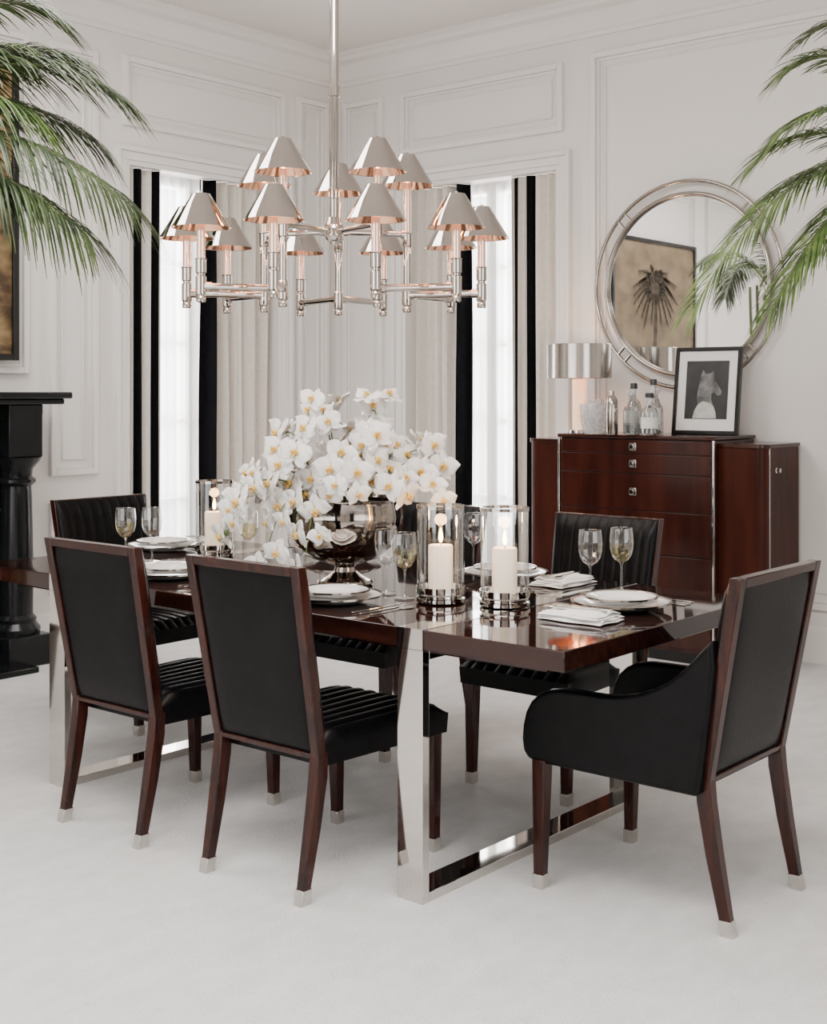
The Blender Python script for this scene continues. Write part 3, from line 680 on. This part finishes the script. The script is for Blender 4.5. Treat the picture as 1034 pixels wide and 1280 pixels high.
for i in range(5):
    ph = math.radians(72*i); p = off(ph,.27,0)
    light_column(p.x,p.y,1.705,1.99,2.160)
    a0 = off(ph,.03,HZ); a1 = off(ph,.256,HZ)
    MB().tube([a0,a1],.0105,14).tube([off(ph,.245,HZ),off(ph,.27,HZ)],.015,12).tube([off(ph,.03,HZ),off(ph,.05,HZ)],.014,12).build('upper_arm','rose',cd)
    for s in (-1,1):
        q = off(ph+s*math.radians(18),.52,0); light_column(q.x,q.y,1.715,1.86,1.962)
        A = Vector((p.x,p.y,1.768)); Bv = Vector((q.x,q.y,1.768)); t = (Bv-A).normalized()
        MB().tube([A+t*.012,Bv-t*.012],.0125,14).tube([Bv-t*.035,Bv-t*.008],.016,12).tube([A+t*.008,A+t*.032],.016,12).build('lower_arm','rose',cd)

# ------------------------------------------------------------------ palms
def frond(p0,p1,p2,n,ll,name,parent,r,m='leaf',droop=.55):
    b = MB(); p0,p1,p2 = map(Vector,(p0,p1,p2))
    def bz(t): return p0*(1-t)**2+p1*2*t*(1-t)+p2*t*t
    b.tube([bz(i/16) for i in range(17)],[.008-.0065*i/16 for i in range(17)],6,mi=1)
    for i in range(n):
        t = .20+.80*i/(n-1); p = bz(t); tg = (bz(min(1,t+.01))-bz(t-.01)).normalized()
        sd = tg.cross(Vector((0,0,1))).normalized(); nr = sd.cross(tg)
        L_ = ll*(math.sin(PI*(.14+.76*((t-.20)/.80)))**.6)
        for s in (-1,1):
            sp = .85-.45*((t-.20)/.80)
            dr = (sd*s*sp + tg*(.60+r.uniform(-.08,.08)) + nr*.18 + Vector((0,0,r.uniform(-.10,.06)))).normalized(); Lk = L_*r.uniform(.86,1.1); dk = droop*r.uniform(.7,1.1)
            wv = dr.cross(nr).normalized(); K = 5; vs = []
            for j in range(K+1):
                f = j/K; q = p+dr*(Lk*f)+Vector((0,0,-dk*Lk*f*f)); w_ = .0050*math.sin(PI*(.12+.86*f))**.7+.0004
                vs += [q-wv*w_, q+nr*(w_*.35), q+wv*w_]
            fs = []
            for j in range(K): a_ = j*3; fs += [(a_,a_+1,a_+4,a_+3),(a_+1,a_+2,a_+5,a_+4)]
            b.faces(vs,fs,0)
    return b.build(name,[m,'stalk'],parent,norm=False)
def palm(base, label, crown_h, specs, seed, dens):
    r = random.Random(seed); o = thing('potted_palm',label,'plant',base)
    MB().lathe([(0,0),(.17,0),(.20,.04),(.23,.34),(.24,.38),(.22,.38),(.20,.34),(0,.33)],seg=32).build('pot','pot',o)
    MB().lathe([(0,.335),(.195,.335),(.2,.345),(0,.35)],seg=24).build('soil','soil',o)
    for k in range(4):
        t = 1.6*k; x,y = .06*math.cos(t), .06*math.sin(t)
        MB().tube([(x,y,.33),(x*1.6,y*1.6,.9),(x*2.4,y*2.4,crown_h)],[.022,.018,.013],8).build('trunk','stalk',o)
    bs = Vector(base)
    for (p1,p2,n,ll,m,dr) in specs:
        c = Vector((0,0,crown_h-r.uniform(0,.15)))+Vector((r.uniform(-.08,.08),r.uniform(-.08,.08),0))
        frond(c,p1-bs,p2-bs,int(n*dens),ll,'frond',o,r,m,dr)
    return o
b1 = W(-2.35,5.05,0)
def rel(b,a,r,z): return Vector((b.x+math.cos(a)*r, b.y+math.sin(a)*r, z))
sp1 = [(D(-30,90,4.9),D(160,255,4.7),52,.32,'leaf',.85),(D(0,0,5.0),D(152,125,5.0),50,.31,'leaf',.6),(D(-60,140,4.8),D(105,290,4.6),48,.32,'leaf',.9),
       (D(-60,-60,5.1),D(62,20,5.1),46,.32,'leaf',.5),(D(-80,60,4.9),D(45,150,4.9),46,.32,'leaf2',.7),(D(-60,170,5.1),D(40,250,5.0),42,.30,'leaf',.7),(D(-40,50,5.1),D(120,180,5.2),48,.30,'leaf',.7),
       (D(-60,20,5.0),D(95,75,5.1),46,.30,'leaf',.6),(D(-90,30,5.2),D(20,70,5.3),42,.30,'leaf2',.7),
       (rel(b1,-1.8,.5,2.9),rel(b1,-1.8,1.1,2.3),40,.28,'leaf',.7),(rel(b1,-2.5,.4,2.9),rel(b1,-2.5,.75,2.3),40,.26,'leaf',.7),(rel(b1,-1.0,.5,2.9),rel(b1,-1.0,1.2,2.4),40,.28,'leaf',.7),(rel(b1,1.9,.35,2.8),rel(b1,1.9,.75,2.5),36,.22,'leaf',.6)]
palm(b1,'tall potted palm with drooping fronds beside the fireplace',2.35,sp1,3,1.7)
b2 = W(2.3,5.25,0)
sp2 = [(D(1030,80,4.95),D(868,385,4.85),56,.28,'leaf2',.5),(D(1060,90,5.0),D(945,205,5.0),48,.26,'leaf2',.45),(D(1090,130,4.9),D(965,385,4.8),48,.25,'leaf2',.65),
       (D(1090,0,5.1),D(985,90,5.1),44,.26,'leaf2',.45),(D(1140,-60,5.1),D(1005,50,5.1),44,.25,'leaf',.45),(D(1110,110,5.1),D(940,265,5.1),50,.26,'leaf2',.45),(D(1120,140,5.0),D(1000,340,5.0),48,.26,'leaf2',.6),
       (D(1110,60,4.9),D(980,165,4.9),46,.26,'leaf2',.5),
       (rel(b2,-.3,.5,2.7),rel(b2,-.3,1.2,2.1),40,.28,'leaf',.7),(rel(b2,.6,.4,2.7),rel(b2,.6,.9,2.2),40,.26,'leaf',.7),(rel(b2,-1.3,.5,2.7),rel(b2,-1.3,1.0,2.2),40,.28,'leaf2',.7)]
palm(b2,'tall potted palm with bright fronds hanging in front of the mirror',2.15,sp2,5,1.5)

# ------------------------------------------------------------------ light
def area(name,loc,target,sx,sy,e,col=(1,1,1)):
    l = bpy.data.lights.new(name,'AREA'); l.shape = 'RECTANGLE'; l.size = sx; l.size_y = sy; l.energy = e; l.color = col
    o = bpy.data.objects.new(name,l); C.objects.link(o); o.location = loc
    o.rotation_euler = (Vector(target)-Vector(loc)).to_track_quat('-Z','Y').to_euler(); return o
area('window_light',(XL-.6,5.46,1.7),(XL+2,5.3,1.2),1.3,2.6,300,(1,.99,.975))
area('window_light',(-5.0,YR+.6,1.7),(-4.9,YR-2,1.2),1.3,2.6,300,(1,.99,.975))
area('opening_fill',(-2.9,YF+.03,1.75),(-2.9,YF+3,1.6),3.9,2.7,105,(1,.97,.94))  # added fill light in the unseen opening behind the camera
area('opening_fill',(XR-.03,1.8,1.75),(XR-3,1.8,1.6),3.1,2.7,75,(1,.97,.94))  # added fill light in the unseen side opening
area('overhead_fill',(-1.6,1.2,ZC-.08),(-1.9,1.6,0),2.2,1.6,190,(1,.97,.94))  # added fill from above, out of view, no real fitting
area('overhead_fill',(-4.6,2.6,ZC-.08),(-4.5,2.8,0),1.4,2.0,110,(1,.97,.94))  # second added overhead fill, out of view on the fireplace side
l = bpy.data.lights.new('lamp_light','POINT'); l.energy = 6; l.color = (1,.62,.36); l.shadow_soft_size = .03
lo = bpy.data.objects.new('lamp_light',l); C.objects.link(lo); lo.location = (-4.00,6.21,ZT+.46)
wd = bpy.data.worlds.new('sky'); bpy.context.scene.world = wd; wd.use_nodes = True
bg = wd.node_tree.nodes['Background']; bg.inputs[0].default_value = (.99,.985,.98,1); bg.inputs[1].default_value = 1.6

# ------------------------------------------------------------------ camera
cm = bpy.data.cameras.new('camera'); cam = bpy.data.objects.new('camera',cm); C.objects.link(cam)
cam.location = (0,0,H); cam.rotation_euler = (PI/2,0,math.radians(40))
cm.sensor_fit = 'VERTICAL'; cm.sensor_height = 36; cm.sensor_width = 36; cm.lens = 36*F/1280; cm.shift_y = -150/1280; cm.clip_start = .05
bpy.context.scene.camera = cam
